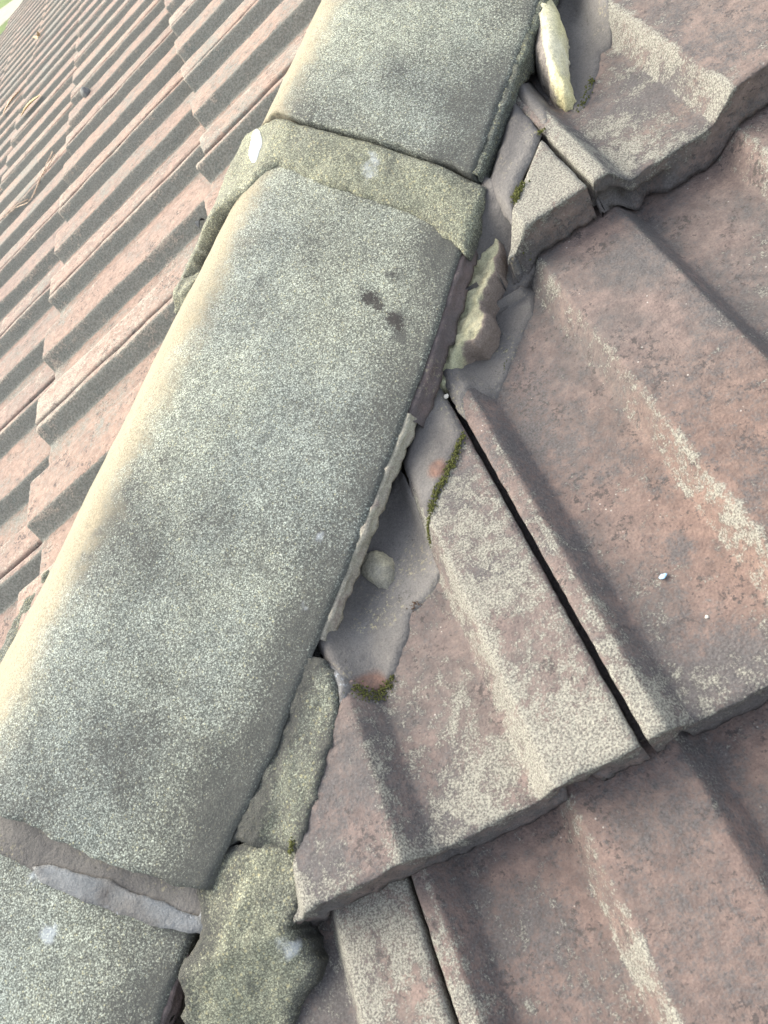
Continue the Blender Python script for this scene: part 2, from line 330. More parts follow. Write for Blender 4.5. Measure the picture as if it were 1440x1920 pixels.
M_LUMP = mat_rough('buff_mortar', (.30, .275, .20), (.24, .23, .19), side=(.42, .38, .26))
M_PALE = mat_rough('pale_mortar', (.36, .34, .27), (.26, .24, .20), side=(.16, .12, .11))
def mat_plain(name, col, rough=.9, sc=200, amt=.4):
    t = NT(name); n = t.noise(sc, 3)
    c = t.mix(amt, col, t.mix(t.ss(n, .25, .75), (.5, .5, .5), (1.5, 1.5, 1.5)), 'MULTIPLY')
    t.b.inputs['Roughness'].default_value = rough
    return t.done(c, t.bump(n, .001, .4))
M_FELT = mat_plain('underlay', (.02, .018, .016)); M_MOSS = mat_plain('moss', (.080, .085, .024), sc=900, amt=.9)
M_MOSSD = mat_plain('dry_moss', (.10, .065, .045), sc=900, amt=.8)
M_WHITE = mat_plain('white_spot', (.88, .88, .84), amt=.08); M_LEAF = mat_plain('dry_leaf', (.55, .42, .25), sc=150)
M_TWIG = mat_plain('twig', (.50, .38, .28), sc=200); M_STONE = mat_plain('grey_stone', (.16, .165, .16), sc=150)
M_DARKLEAF = mat_plain('dark_leaf', (.035, .04, .045), sc=150); M_BLUE = mat_plain('blue_chip', (.35, .55, .75), amt=.2)
M_GRASS = mat_plain('lawn', (.085, .13, .03), sc=1.2, amt=.5); M_KERB = mat_plain('pale_kerb', (.26, .25, .20), sc=3, amt=.2)
M_PEB = mat_plain('pale_grit', (.50, .48, .42), amt=.2)

# ================= matrices of the two slopes =================
MR = Matrix(((1, 0, 0, 0), (0, CP, -SP, 0), (0, SP, CP, 0), (0, 0, 0, 1)))          # local x along the course, y up the slope, z off it
ML = Matrix(((0, CP, -SP, 0), (-1, 0, 0, 0), (0, SP, CP, 0), (0, 0, 0, 1)))
CAMINV = cam.matrix_world.inverted()
def project(p):
    v = CAMINV @ Vector(p)
    if v.z > -.03: return None
    return 720 + 1412.25*v.x/-v.z, 960 - 1412.25*v.y/-v.z
def in_frame(pts, pad=60):
    q = [project(p) for p in pts]; q = [a for a in q if a]
    if not q: return False
    xs = [a[0] for a in q]; ys = [a[1] for a in q]
    return max(xs) > -pad and min(xs) < 1440+pad and max(ys) > -pad and min(ys) < 1920+pad

# ================= roof tiles =================
def tile_mesh(name, step_u, step_s, seed, near=True, lich0=.0, soot0=.0, warm0=0.0, wide=1.0, patches=(), rs=.14, rext=.018, ls=.24, nose_l=.26):
    """interlocking tile: local u from the centre of its left rib to the next joint, local y = -s (0 = nose)"""
    us = []
    def span(a, b, n): us.extend([a + (b-a)*i/n for i in range(n)])
    keys = [GB]
    for k in (0, 1, 2):
        for e in (-RW/2-RB, -RW/2, RW/2, RW/2+RB):
            x = k*P + e
            if GB < x < 2*P + GA: keys.append(x)
    keys.append(2*P+GA)
    ks = []
    for x in keys:
        if x in (keys[0], keys[-1]): ks.append(x)
        else: ks += [x-.0016, x, x+.0016]
    for a, b in zip(ks, ks[1:]): span(a, b, max(1, round((b-a)/step_u)))
    us.append(ks[-1])
    # columns: (u, w, kind)
    cols = [(-.020, H-.019, 1), (GB-.0005, H-.019, 1), (GB-.0003, H-.006, 0), (GB, H-.0012, 0)]
    cols += [(u, prof(u), 0) for u in us if u > GB+.0006]
    cols[-1] = (2*P+GA, H-.0012, 0)
    cols += [(2*P+GA+.0002, H-.008, 0), (2*P+GA-.001, H-.013, 0)]
    ss_ = []
    L_ = G+.055; n = round(L_/step_s)
    for i in range(n): ss_.append(-L_ + (L_-.012)*i/n)
    fine = [-.012, -.009, -.006, -.004, -.0025, -.0012, -.0004] if near else [-.012, -.004, -.001]
    ss_ += fine
    rows = [('t', s, 0) for s in ss_]
    nn = 7 if near else 2
    rows += [('n', 0, (j+.6)/(nn+.6)) for j in range(nn)] + [('n', 0, 1.0)]
    rows += [('b', s, 0) for s in (-.008, -.02, -.05, -.16, -L_)]
    V = []; A = {'lich': [], 'soot': [], 'warm': []}
    THN = .0285
    for (kind, s, f) in rows:
        for (u, w, fl) in cols:
            p = (u + seed*3.1, s, seed*1.7)
            uu, sv, ww = u, s, w
            if fl:
                base = T*(1 + min(s, -.004)/G)
                if kind == 't': z = w+base; sv = min(s, -.004)
                elif kind == 'n': z = w+base-.006*f; sv = -.004
                else: z = w - .006 + T*(1+s/G)
                V.append((uu, -sv, z))
            else:
                big = nv(p, 22)*.0011 + nv(p, 70)*.0005
                if near: big += nv(p, 260)*.00035
                edge = 0.0
                if kind == 't':
                    wear = max(0, 1+s/.004) if s > -.004 else 0
                    z = w + T*(1+s/G) + big - wear**1.6*.0016*(1+.8*nv(p, 160))
                    if near and s > -.003: sv = s + nv(p, 120, 3)*.0012*wear
                elif kind == 'n':
                    und = THN*(1 + .07*nv(p, 60, 9) + .05*nv(p, 200, 5))
                    z = w + T + big - .0016 - (und-.0016)*f
                    q = (u*1.0+seed, f*.03, seed)
                    sv = (nv(q, 90)*.0016 + nv(q, 260)*.0011) if near else 0
                    sv += .004*f - .0010
                    # broken spalls on the lower edge
                    if near and f > .45: sv -= max(0, nv((u, f*.02, seed+4), 45)-.16)*.025*wide; sv += nv((u, f*.02, seed+4), 170)*.0009
                else:
                    th = .012 + (THN-.012)*sstep(-.03, -.004, s)
                    z = w + T*(1+s/G) - th
                    if abs(u-(2*P+GA)) < .003 or abs(u-GB) < .003: z = T*(1+s/G) + H - .0135
                if near and (abs(u-GB) < .0025 or u > 2*P+GA-.0035) and kind == 't':
                    uu = u + nv(p, 190, 2)*.0006 + nv(p, 60, 2)*.0005
                V.append((uu, -sv, z))
            # ---- wear marks of the tile, plus shade painted on its right rib sides ----
            un = (u + P/2) % P - P/2
            k = round(u/P)
            ar = math.exp(-((abs(un)-RW/2)/.0045)**2)           # arrises
            lsl = 1.0 if (-RW/2-RB-.001 < un < -RW/2+.002) else 0.0
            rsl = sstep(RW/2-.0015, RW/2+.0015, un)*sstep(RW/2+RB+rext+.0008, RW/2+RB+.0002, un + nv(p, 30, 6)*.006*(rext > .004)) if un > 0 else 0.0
            top = 1.0 if abs(un) < RW/2 else 0.0
            nose = sstep(-.045, -.004, s) if kind == 't' else (1.0-f if kind == 'n' else 0)
            nb = nv(p, 9, 5)
            li = (.42 if near else .36) + lich0 + .22*ar + ls*lsl + nose_l*nose + .24*nb + (.24*top if k in (0, 2) else -.12*top)
            so = .44 + soot0 + rs*rsl + .24*nose*(1-top) + .32*nv(p, 8, 11) + .16*nv(p, 24, 12)  # rs: grime and painted shade on rib sides turned from the sun
            if kind == 'n': li = .62 - .5*f + .15*nb; so = .45 + .35*f
            if kind == 'b' or fl: li = 0; so = .95
            wa = warm0*sstep(-.1, .5, nv(p, 6, 20) + .2)*(1 if (k == 1 or not top) else .4)
            for (pu, ps, r_, what, amt) in patches:
                d = math.hypot(u-pu, s-ps)/r_
                if d < 1.6:
                    g_ = math.exp(-2.2*d*d)*amt
                    if what == 'l': li += g_
                    elif what == 's': so += g_; li -= g_*.6
                    else: wa += g_
            A['lich'].append(li); A['soot'].append(so); A['warm'].append(max(0, wa))
    nc = len(cols); F_ = []
    for r in range(len(rows)-1):
        for c in range(nc-1):
            a = r*nc+c; F_.append((a, a+1, a+nc+1, a+nc))
    last = (len(rows)-1)*nc
    for c in range(nc-1): F_.append((last+c, last+c+1, c+1, c))
    F_.append([r*nc for r in range(len(rows))]); F_.append([r*nc+nc-1 for r in range(len(rows))][::-1])
    me = mesh(name, V, F_, True, A)
    fix_normals(me)
    return me

def cut(me, co, no):
    """cut a tile along a plane in its own space, keep the side the normal points to"""
    bm = bmesh.new(); bm.from_mesh(me)
    g = list(bm.verts) + list(bm.edges) + list(bm.faces)
    r = bmesh.ops.bisect_plane(bm, geom=g, plane_co=co, plane_no=no, clear_inner=True)
    ed = [e for e in r['geom_cut'] if isinstance(e, bmesh.types.BMEdge)]
    try: bmesh.ops.edgeloop_fill(bm, edges=ed)
    except Exception: pass
    bm.to_mesh(me); bm.free()

def jitter(m, k=1.0):
    return m @ Matrix.Rotation(random.gauss(0, .0022)*k, 4, 'Z') @ Matrix.Translation((0, random.gauss(0, .0012)*k, abs(random.gauss(0, .0005))*k))

# right slope: (course k, joint index, label, params)
RIGHT = [
 (0, 0, 'large mauve roof tile in centre right with a blue chip lying in its valley', dict(lich0=-.14, soot0=.06, warm0=.8, patches=[(.07, -.02, .045, 's', .35), (.085, -.085, .012, 's', .5), (.04, -.28, .05, 's', .2), (.15, -.25, .1, 'l', -.15)])),
 (0, -2, 'lichen speckled roof tile beside the hip mortar, left of the long black joint', dict(lich0=.0, soot0=.16, patches=[(.27, -.22, .05, 's', .35), (.08, -.12, .05, 's', .2), (.20, -.2, .04, 'l', -.15), (.10, -.03, .05, 's', .25), (.285, -.02, .03, 'l', .2), (.24, -.03, .04, 'l', .3)])),
 (0, 2, 'roof tile cut off by the right edge of the photo in the middle course', dict(lich0=-.05)),
 (-1, 1, 'upper right roof tile with a stepped nose and pale sandy rib side', dict(lich0=.02, soot0=.12, patches=[(.05, -.05, .06, 'l', .25), (.03, -.01, .03, 's', .3), (.10, -.05, .03, 's', .2)])),
 (-1, -1, 'small cut tile end with a white crusted top and crumbling nose beside the cap', dict(lich0=.0, soot0=.22, patches=[(.29, -.03, .04, 'l', .3)])),
 (-1, 3, 'roof tile at the top right corner of the photo', dict()),
 (1, -3, 'cut roof tile at the bottom, under the nose of the lichen speckled tile', dict(lich0=.02, soot0=.08, patches=[(.25, -.28, .03, 's', .2)])),
 (1, -1, 'mauve roof tile along the bottom edge with a cream streak down its rib', dict(lich0=-.16, soot0=.03, warm0=.45, patches=[(.06, -.27, .06, 's', .15), (.02, -.22, .1, 'l', .15)])),
 (1, 1, 'roof tile at the bottom right corner below the second nose edge', dict(lich0=-.02, soot0=.08, warm0=.3)),
]
for k, j, lab, pr in RIGHT:
    u0, s0 = X0 + j*P, k*G
    pts = [P_right(u0+a, s0-b, w) for a in (.02, .15, .31) for b in (0, .1, .2, .32) for w in (.02, .05)]
    if not in_frame(pts, 5): continue
    me = tile_mesh('roof_tile', .0026, .0048, seed=k*7+j+30, **pr)
    if (k, j) in ((0, -2), (-1, -1), (1, -3), (-1, 1)):
        D = {(0, -2): .250, (-1, -1): .264, (1, -3): .215, (-1, 1): .20}[(k, j)]
        # world plane X - Y = D in the tile's own space: u - y*CP = D
        no = Vector((1, -CP, 0)).normalized()
        if (k, j) == (0, -2):
            ang = .10; no = Vector((no.x*math.cos(ang)-no.y*math.sin(ang), no.x*math.sin(ang)+no.y*math.cos(ang), 0))
            co = Vector((.2762 - u0, 0, 0))
        else:
            co = Vector((D - (u0) + (-s0)*CP, 0, 0))
        cut(me, co, no)
    m = jitter(MR @ Matrix.Translation((u0, -s0, 0)), .5)
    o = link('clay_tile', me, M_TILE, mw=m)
    tag(o, lab, 'roof tile', 'tiles of the shaded right slope')

# left slope
ORD = ['zeroth', 'first', 'second', 'third', 'fourth', 'fifth', 'sixth', 'seventh', 'eighth', 'ninth', 'tenth', 'eleventh', 'twelfth', 'thirteenth',
       'fourteenth', 'fifteenth', 'sixteenth', 'seventeenth', 'eighteenth', 'nineteenth', 'twentieth', 'twenty first', 'twenty second', 'twenty third', 'twenty fourth', 'twenty fifth', 'twenty sixth']
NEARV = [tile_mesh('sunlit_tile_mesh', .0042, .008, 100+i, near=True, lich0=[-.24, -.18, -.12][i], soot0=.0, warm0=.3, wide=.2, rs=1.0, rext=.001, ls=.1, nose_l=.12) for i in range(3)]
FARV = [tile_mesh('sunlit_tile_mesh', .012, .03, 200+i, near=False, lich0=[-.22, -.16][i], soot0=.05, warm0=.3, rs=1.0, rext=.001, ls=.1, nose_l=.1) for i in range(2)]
END_Y = 6.9
for k in range(-2, 8):
    sf = SL + k*G
    cnt = 0
    for j in range(8 + (k % 2), -34, -2):
        jj = j if (k % 2 == 1) == (j % 2 == 0) else j-1
        u0 = UL + jj*P
        ys = (-u0, -(u0+2*P))            # world Y range
        if max(ys) > END_Y + .1: break
        # behind the hip entirely?
        if max(-u0, 0) < -(sf)*CP - .0 and (-u0) < (-(sf))*CP: continue
        pts = [P_left(u0+a, sf-b, w) for a in (.0, .15, .31) for b in (0, .16, .32) for w in (0, .05)]
        if not in_frame(pts, 8): continue
        # must reach beyond the cap's left edge
        if max(p[1]-p[0] for p in pts) < .19: continue
        cnt += 1
        near = max(ys) < 1.9
        src = random.choice(NEARV if near else FARV)
        needcut = min(p[1]-p[0] for p in pts) < .02
        if needcut:
            src = src.copy()
            # world plane Y - X = .06 ; local: Y = -(u0+u), X = -(s0 - y)CP
            co = Vector((-.06 - u0 + sf*CP, 0, 0)); no = Vector((-1, -CP, 0)).normalized()
            cut(src, co, no)
        dx = -.013 if (k == 0 and jj == 3) else 0
        m = jitter(ML @ Matrix.Translation((u0, -sf + dx, 0)), .5 if needcut else 1.0)
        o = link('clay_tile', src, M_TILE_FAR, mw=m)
        tag(o, 'pink roof tile left of the caps, %s course, %s from cap' % (ORD[k+3] if k+3 else 'top', ORD[cnt]), 'roof tile', 'tiles of the sunlit left slope')

# ================= underlay below the tiles, lawn and kerb far below =================
def slab(name, pts, th, mat):
    n = len(pts); V = [tuple(p) for p in pts] + [(p[0], p[1], p[2]-th) for p in pts]
    F_ = [list(range(n)), list(range(2*n-1, n-1, -1))] + [(i, i+n, (i+1) % n+n, (i+1) % n) for i in range(n)]
    me = mesh(name, V, F_, False); fix_normals(me); return link(name, me, mat)
o = slab('underlay', [P_right(-.9, .9, -.03), P_right(1.6, .9, -.03), P_right(1.6, -1.6, -.03)], .01, M_FELT); tag(o, kind='structure')
E0 = [(-2.6, -2.2), (1.5, 1.5), (1.5, END_Y), (-2.6, END_Y)]
o = slab('underlay', [(x, y, x*math.tan(PIT)-.035) for x, y in E0], .01, M_FELT); tag(o, kind='structure')
o = slab('lawn', [(-90, -60, -3.4), (60, -60, -3.4), (60, 120, -3.4), (-90, 120, -3.4)], .3, M_GRASS); tag(o, kind='structure')
o = slab('path', [(-7.8, 45.6, -3.39), (-10.9, 48.0, -3.39), (-11.0, 41.0, -3.39), (-8.3, 42.2, -3.39)], .008, M_KERB); tag(o, kind='structure')

# ================= ridge caps =================
def cap_mesh(name, cap, t_low, t_high, endline=None, upline=None, spots=(), ragged=.0012, du=.0032, dt=.004):
    """endline: list of (t, c) of the lower nose"""
    NT_ = round((t_high-t_low)/dt); vs = []
    NC = 104
    el = sorted([(c, t) for t, c in endline]) if endline else None
    rows = []
    V = []; A = {'lich': [], 'soot': [], 'warm': [], 'sunlit_flank': []}
    TH = .0135
    def row(t_of, kind, f, i):
        for j in range(NC+1):
            v = -1 + 2*j/NC
            tc = t_of(0)
            half = lerp_tab(CAPS[cap]['right' if v > 0 else 'left'], tc); c = v*half
            t = t_of(c)
            n = cap_n(cap, t, c)
            p = (t, c, hash(cap) % 7 if False else len(cap))
            n += nv(p, 18)*.0012 + nv(p, 60)*.0006 + nv(p, 250)*.0003
            rimw = sstep(.985, 1.0, abs(v)); n -= rimw*.001
            c += (nv(p, 120, 4)*.0012 + nv(p, 35, 4)*.0012)*sstep(.96, 1, abs(v))
            if kind == 'e': n -= TH*f; t += nv((t, c, f*.02), 160, 3)*.0015
            if kind == 'u':
                n -= TH; c *= .985
            V.append(P_hip(t, c, n))
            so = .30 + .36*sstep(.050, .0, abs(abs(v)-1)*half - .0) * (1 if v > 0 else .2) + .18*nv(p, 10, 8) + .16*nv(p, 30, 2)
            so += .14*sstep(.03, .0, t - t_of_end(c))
            li = 0; wa = 0
            A['sunlit_flank'].append(sstep(.020, -.014, c + nv(p, 25, 1)*.010 + nv(p, 90, 1)*.010 + nv(p, 260, 1)*.008))  # mask for the sunlight tone painted left of the crest
            for (pt, pc, r_, what, amt) in spots:
                d = math.hypot(t-pt, c-pc)/r_
                if d < 1.8:
                    g_ = math.exp(-2*d*d)*amt
                    if what == 's': so += g_
                    elif what == 'l': li += g_
                    else: wa += g_
            A['soot'].append(so); A['lich'].append(li); A['warm'].append(wa)
    def t_of_end(c): return (lerp_tab(el, c) if el else t_low)
    def t_of_up(c): return lerp_tab(sorted([(c_, t_) for t_, c_ in upline]), c) if upline else t_high
    N = NT_
    nrow = 0
    for kind, f, i in [('t', 0, i) for i in range(N, -1, -1)] + [('e', .15, 0), ('e', .4, 0), ('e', .7, 0), ('e', 1, 0)] + [('u', 1, i) for i in (2, 8, N//2, N)]:
        fr = i/N
        def t_of(c, fr=fr, kind=kind):
            e = t_of_end(c) + nv((c, 3, len(cap)), 130)*.0016 + nv((c, 5, len(cap)), 40)*.0016
            return e + (t_of_up(c)-e)*fr
        row(t_of, kind, f, i); nrow += 1
    nc = NC+1; F_ = []
    for r in range(nrow-1):
        for c in range(nc-1):
            a = r*nc+c; F_.append((a, a+1, a+nc+1, a+nc))
    last = (nrow-1)*nc
    for c in range(nc-1): F_.append((last+c, last+c+1, c+1, c))
    F_.append([r*nc for r in range(nrow)]); F_.append([r*nc+nc-1 for r in range(nrow)][::-1])
    me = mesh(name, V, F_, True, A); fix_normals(me); return me

def rim_strip(name, cap, t0, t1, side, mat, parent, seed=1, hgt=.0125, out=.0016, lean=-.003):
    """exposed broken edge face of a cap, a few millimetres proud of it"""
    V = []; N = round((t1-t0)/.003)
    for i in range(N+1):
        t = t0 + (t1-t0)*i/N
        half = lerp_tab(CAPS[cap][side], t); n = cap_n(cap, t, half)
        sg = 1 if side == 'right' else -1
        for j in range(6):
            f = j/5
            a = nv((t, f*.02, seed), 90)*.0022 + nv((t, f*.02, seed), 300)*.0012 + nv((t, 0, seed), 20)*.001
            c = half + out + a + lean*f - (.004 if j == 0 else 0) + (.0008 if j == 1 else 0)
            V.append(P_hip(t, sg*c, n - .0006 + nv((t, 3, seed), 140)*.0010 - hgt*f*(1+.35*nv((t, 0, seed), 50)+.2*nv((t, 0, seed), 170))))
        V.append(P_hip(t, sg*(half-.006), n - hgt*1.0))
    F_ = []
    for i in range(N):
        for j in range(6):
            a = i*7+j; F_.append((a, a+1, a+8, a+7))
        F_.append((i*7+6, i*7, i*7+7, i*7+13))
    me = mesh(name, V, F_, True, {'lich': [0]*len(V), 'soot': [.35]*len(V), 'warm': [0]*len(V)}); fix_normals(me)
    return link(name, me, mat, parent)

s_mid = F['spots_mid']
mid_spots = [(*s_mid[0], .0078, 'w', .95), (*s_mid[1], .0080, 'w', 1.1), (.5745, .1260, .006, 'w', 1.0), (.561, .144, .006, 'w', .85), (.602, .127, .005, 'w', .7), (*s_mid[0], .010, 's', .3), (*s_mid[1], .010, 's', .3), (.556, .146, .005, 's', .8), (.60, .125, .004, 's', .6), (*s_mid[3], .006, 'l', .6), (*s_mid[4], .006, 'l', .5), (*s_mid[7], .02, 'l', .3),
             (.37, .0, .045, 's', .26), (.42, .11, .05, 's', .10), (.25, .12, .045, 's', .16), (.5, .05, .06, 's', -.22), (.3, .02, .06, 's', -.18), (.60, .06, .04, 's', .1), (.45, .05, .05, 's', .1)]
mid = link('hip_cap', cap_mesh('hip_cap', 'middle', .185, .70, endline=F['mid_end'], spots=mid_spots), M_CAP)
tag(mid, 'long grey lichen covered hip cap running through the middle of the photo', 'hip cap', 'hip caps')
up = link('hip_cap', cap_mesh('hip_cap', 'upper', .70, 1.12, endline=F['upper_end'], spots=[(.80, .04, .06, 's', -.2), (.76, .12, .04, 's', .2), (.9, .1, .05, 's', .1)]), M_CAP)
tag(up, 'upper hip cap with a ragged crack along its lower end', 'hip cap', 'hip caps')
low = link('hip_cap', cap_mesh('hip_cap', 'lower', -.33, .22, spots=[(*F['spots_low'][0], .010, 'l', .7), (*F['spots_low'][1], .014, 'l', .5), (.1, .06, .06, 's', -.15), (.1, .11, .03, 's', .1)]), M_CAP)
tag(low, 'lower hip cap in the bottom left corner below the brown mortar band', 'hip cap', 'hip caps')
def bedding(cap, t0, t1, parent):
    V = []; N = round((t1-t0)/.008)
    for i in range(N+1):
        t = t0+(t1-t0)*i/N
        hl, hr = lerp_tab(CAPS[cap]['left'], t), lerp_tab(CAPS[cap]['right'], t)
        a = nv((t, 1, 2), 30)*.004 + nv((t, 1, 2), 110)*.002; b = nv((t, 7, 2), 30)*.004 + nv((t, 7, 2), 110)*.002
        ring = [(-hl+.016+b, -.045), (-hl+.014+b, cap_n(cap, t, hl)-.012), (-hl*.5, cap_n(cap, t, hl*.5)-.016), (0, cap_n(cap, t, 0)-.02), (hr*.5, cap_n(cap, t, hr*.5)-.016), (hr-.014-a, cap_n(cap, t, hr)-.012), (hr-.017-a, -.045)]
        V += [P_hip(t, c, n) for c, n in ring]
    F_ = [(i*7+j, i*7+j+1, i*7+j+8, i*7+j+7) for i in range(N) for j in range(6)]
    F_ += [(i*7+6, i*7, i*7+7, i*7+13) for i in range(N)] + [list(range(7)), list(range(N*7+6, N*7-1, -1))]
    me = mesh('bedding', V, F_, False, {'lich': [0]*len(V), 'soot': [.6]*len(V), 'warm': [0]*len(V)}); fix_normals(me)
    return link('bedding', me, M_BED, parent)
bedding('middle', .20, .69, mid); bedding('upper', .71, .735, up); bedding('upper', .80, 1.1, up); bedding('lower', -.32, .18, low)
rim_strip('broken_edge', 'middle', .50, .655, 'right', M_RIM, mid, 3, hgt=.015, out=.001, lean=.004)
rim_strip('flaking_edge', 'middle', .345, .503, 'right', M_PALE, mid, 5, hgt=.0105, out=.0012, lean=.0012)
rim_strip('crusted_edge', 'upper', .69, 1.02, 'right', M_POINT, up, 8, hgt=.020, out=.004)
rim_strip('bare_edge', 'lower', -.30, .150, 'right', M_RIM, low, 11, hgt=.016, out=.001)

# ================= mortar bodies and smears =================
def seg_dist(px, py, a, b):
    dx, dy = b[0]-a[0], b[1]-a[1]; L2 = dx*dx+dy*dy or 1e-12
    k = max(0, min(1, ((px-a[0])*dx+(py-a[1])*dy)/L2))
    return math.hypot(px-a[0]-k*dx, py-a[1]-k*dy)
def inside(px, py, poly):
    r = False; j = len(poly)-1
    for i in range(len(poly)):
        if (poly[i][1] > py) != (poly[j][1] > py) and px < (poly[j][0]-poly[i][0])*(py-poly[i][1])/(poly[j][1]-poly[i][1])+poly[i][0]: r = not r
        j = i
    return r
def patch(name, poly, top, base, to_world, mat, parent=None, step=.0024, rough=.0012, attr=None, seed=0, skirt=.004, smooth=True):
    """a solid lying on a surface: outline in the surface's own two coordinates, top(a,b,d) and base(a,b) heights"""
    bd = []
    n = len(poly)
    for i in range(n):
        a, b = poly[i], poly[(i+1) % n]; m = max(1, round(math.dist(a, b)/(step*.8)))
        for q in range(m):
            x, y = a[0]+(b[0]-a[0])*q/m, a[1]+(b[1]-a[1])*q/m
            x += nv((x, y, seed), 110, 1)*rough + nv((x, y, seed), 350, 1)*rough*.6; y += nv((x, y, seed), 110, 7)*rough + nv((x, y, seed), 350, 7)*rough*.6
            bd.append((x, y))
    pts = [Vector(p) for p in bd]; nb = len(pts)
    xs = [p[0] for p in bd]; ys = [p[1] for p in bd]
    inner = []
    y = min(ys); r = 0
    while y < max(ys):
        x = min(xs) + (step/2 if r % 2 else 0)
        while x < max(xs):
            if inside(x, y, bd):
                d = min(seg_dist(x, y, bd[i], bd[(i+1) % nb]) for i in range(nb))
                if d > step*.6: inner.append((x, y, d))
            x += step
        y += step*.87; r += 1
    allp = pts + [Vector(p[:2]) for p in inner]; dist = [0.0]*nb + [p[2] for p in inner]
    res = delaunay_2d_cdt(allp, [(i, (i+1) % nb) for i in range(nb)], [list(range(nb))], 2, 1e-6)
    vo, fo, ov = res[0], res[2], res[3]
    V = []; A = {'lich': [], 'soot': [], 'warm': []}
    for p, src in zip(vo, ov):
        d = dist[src[0]] if src else 0
        z = top(p.x, p.y, d)
        V.append(to_world(p.x, p.y, z))
        l_, s_, w_ = attr(p.x, p.y, d) if attr else (0, .3, 0)
        A['lich'].append(l_); A['soot'].append(s_); A['warm'].append(w_)
    F_ = [list(f) for f in fo]
    # skirt
    ecount = {}
    for f in F_:
        for i in range(len(f)):
            e = (f[i], f[(i+1) % len(f)]); k_ = tuple(sorted(e)); ecount.setdefault(k_, []).append(e)
    bmap = {}
    nskirt = max(1, round(skirt/.004)) if skirt > .006 else 1
    for k_, es in list(ecount.items()):
        if len(es) == 1:
            a, b = es[0]
            for q in (a, b):
                if q not in bmap:
                    p = vo[q]; z0 = top(p.x, p.y, 0); zb = base(p.x, p.y) - .003; ids = [q]
                    for j in range(1, nskirt+1):
                        f = j/nskirt; jx = nv((p.x, p.y, f*.02+seed), 200)*.0010*(1 if skirt > .006 else 0)
                        ids.append(len(V)); V.append(to_world(p.x+jx, p.y+jx, z0+(zb-z0)*f))
                        l_, s_, w_ = attr(p.x, p.y, 0) if attr else (0, .3, 0)
                        A['lich'].append(l_); A['soot'].append(s_+(.5*f if skirt > .006 else 0)); A['warm'].append(w_)
                    bmap[q] = ids
            for j in range(nskirt): F_.append((b, a, bmap[a][j+1], bmap[b][j+1]) if j == 0 else (bmap[b][j], bmap[a][j], bmap[a][j+1], bmap[b][j+1]))
    me = mesh(name, V, F_, smooth, A); fix_normals(me)
    return link(name, me, mat, parent)

def w_soft(u, s, r):
    return sum(w_right(u+a*r, s+b*r) for a in (-1, -.5, 0, .5, 1) for b in (-1, 0, 1))/15
def DD(u, s): return u + s*CP          # distance measure from the hip line (X - Y)

# --- smooth smears over the right slope tiles ---
def smear(name, key, lab, soft=.006, th=.0030, lift=.008, warm=None, mat=M_SMEAR, soot=.30, seed=0, cat='mortar'):
    def top(u, s, d):
        f = sstep(0, .012, d)
        w = w_right(u, s)*(1-f) + max(w_soft(u, s, soft), w_right(u, s)-.0015)*f
        return w - .0008 + th*sstep(-.001, .005, d) + lift*math.exp(-max(0, DD(u, s)-.215)/.012)*f + nv((u, s, seed), 45)*.0009*f + nv((u, s, seed), 160)*.0004
    def at(u, s, d):
        w_ = 0
        if warm:
            q = math.hypot(u-warm[0], s-warm[1])/warm[2]; w_ = .85*math.exp(-q*q)
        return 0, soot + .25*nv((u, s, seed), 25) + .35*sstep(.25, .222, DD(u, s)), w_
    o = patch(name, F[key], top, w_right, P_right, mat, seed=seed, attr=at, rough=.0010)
    tag(o, lab, cat, 'mortar smears beside the hip'); return o
smear('mortar_smear', 'm6', 'smooth grey mortar wedge filling the valley below the round mortar lump', warm=(.3700, -.0990, .011), soot=.28, seed=1)
smear('mortar_smear', 'm5', 'smooth grey mortar smear on the rib left of the long black joint', soot=.34, seed=2, warm=(.466, -.205, .010))
smear('mortar_smear', 'm4', 'grey mortar smear with yellow specks right of the black joint top', soft=.010, soot=.36, seed=3)
F['bed_hip'] = [(.662, .170), (.650, .1815), (.638, .1835), (.620, .1825), (.606, .1805), (.598, .183), (.592, .1885), (.578, .1915), (.568, .1875), (.565, .180), (.556, .1765), (.541, .1765), (.534, .173), (.53, .160), (.58, .160), (.63, .158), (.664, .160)]
F['m3'] = [(.505, -.285), (.535, -.302), (.560, -.308), (.592, -.3175), (.5975, -.335), (.601, -.352), (.604, -.378), (.596, -.392), (.575, -.375), (.556, -.355), (.535, -.33), (.515, -.31)]
o = patch('mortar_smear', F['m3'], lambda u, s, d: .004 + .036*sstep(-.303, -.372, s) + .006*sstep(.02, 0, abs(u-.597)) + nv((u, s, 4), 40)*.003 + nv((u, s, 4), 130)*.0012 + nv((u, s, 4), 350)*.0004 - .001*(1-sstep(0, .003, d)),
          lambda u, s: -.004, P_right, M_SMEAR, seed=4, rough=.0012, skirt=.02, attr=lambda u, s, d: (0, .42 + .3*nv((u, s, 2), 30) + .25*sstep(-.36, -.31, s), 0))
tag(o, 'dark mortar slope below the white crusted tile end', 'mortar', 'mortar smears beside the hip')
smear('mortar_smear', 'm2', 'pale grey mortar smear on the small cut tile end', soot=.28, seed=5)
smear('mortar_smear', 'm2b', 'grey mortar strip on the narrow lip right of the upper black joint', soot=.36, seed=6)
smear('mortar_smear', 'm1', 'smooth grey mortar in the valley behind the yellow mortar chunk', soft=.008, soot=.34, seed=7)
smear('mortar_fragment', 'fresh', 'small blue grey mortar flake at the tip of the side pointing', th=.004, lift=.0, mat=M_FILM, soot=.2, seed=8)

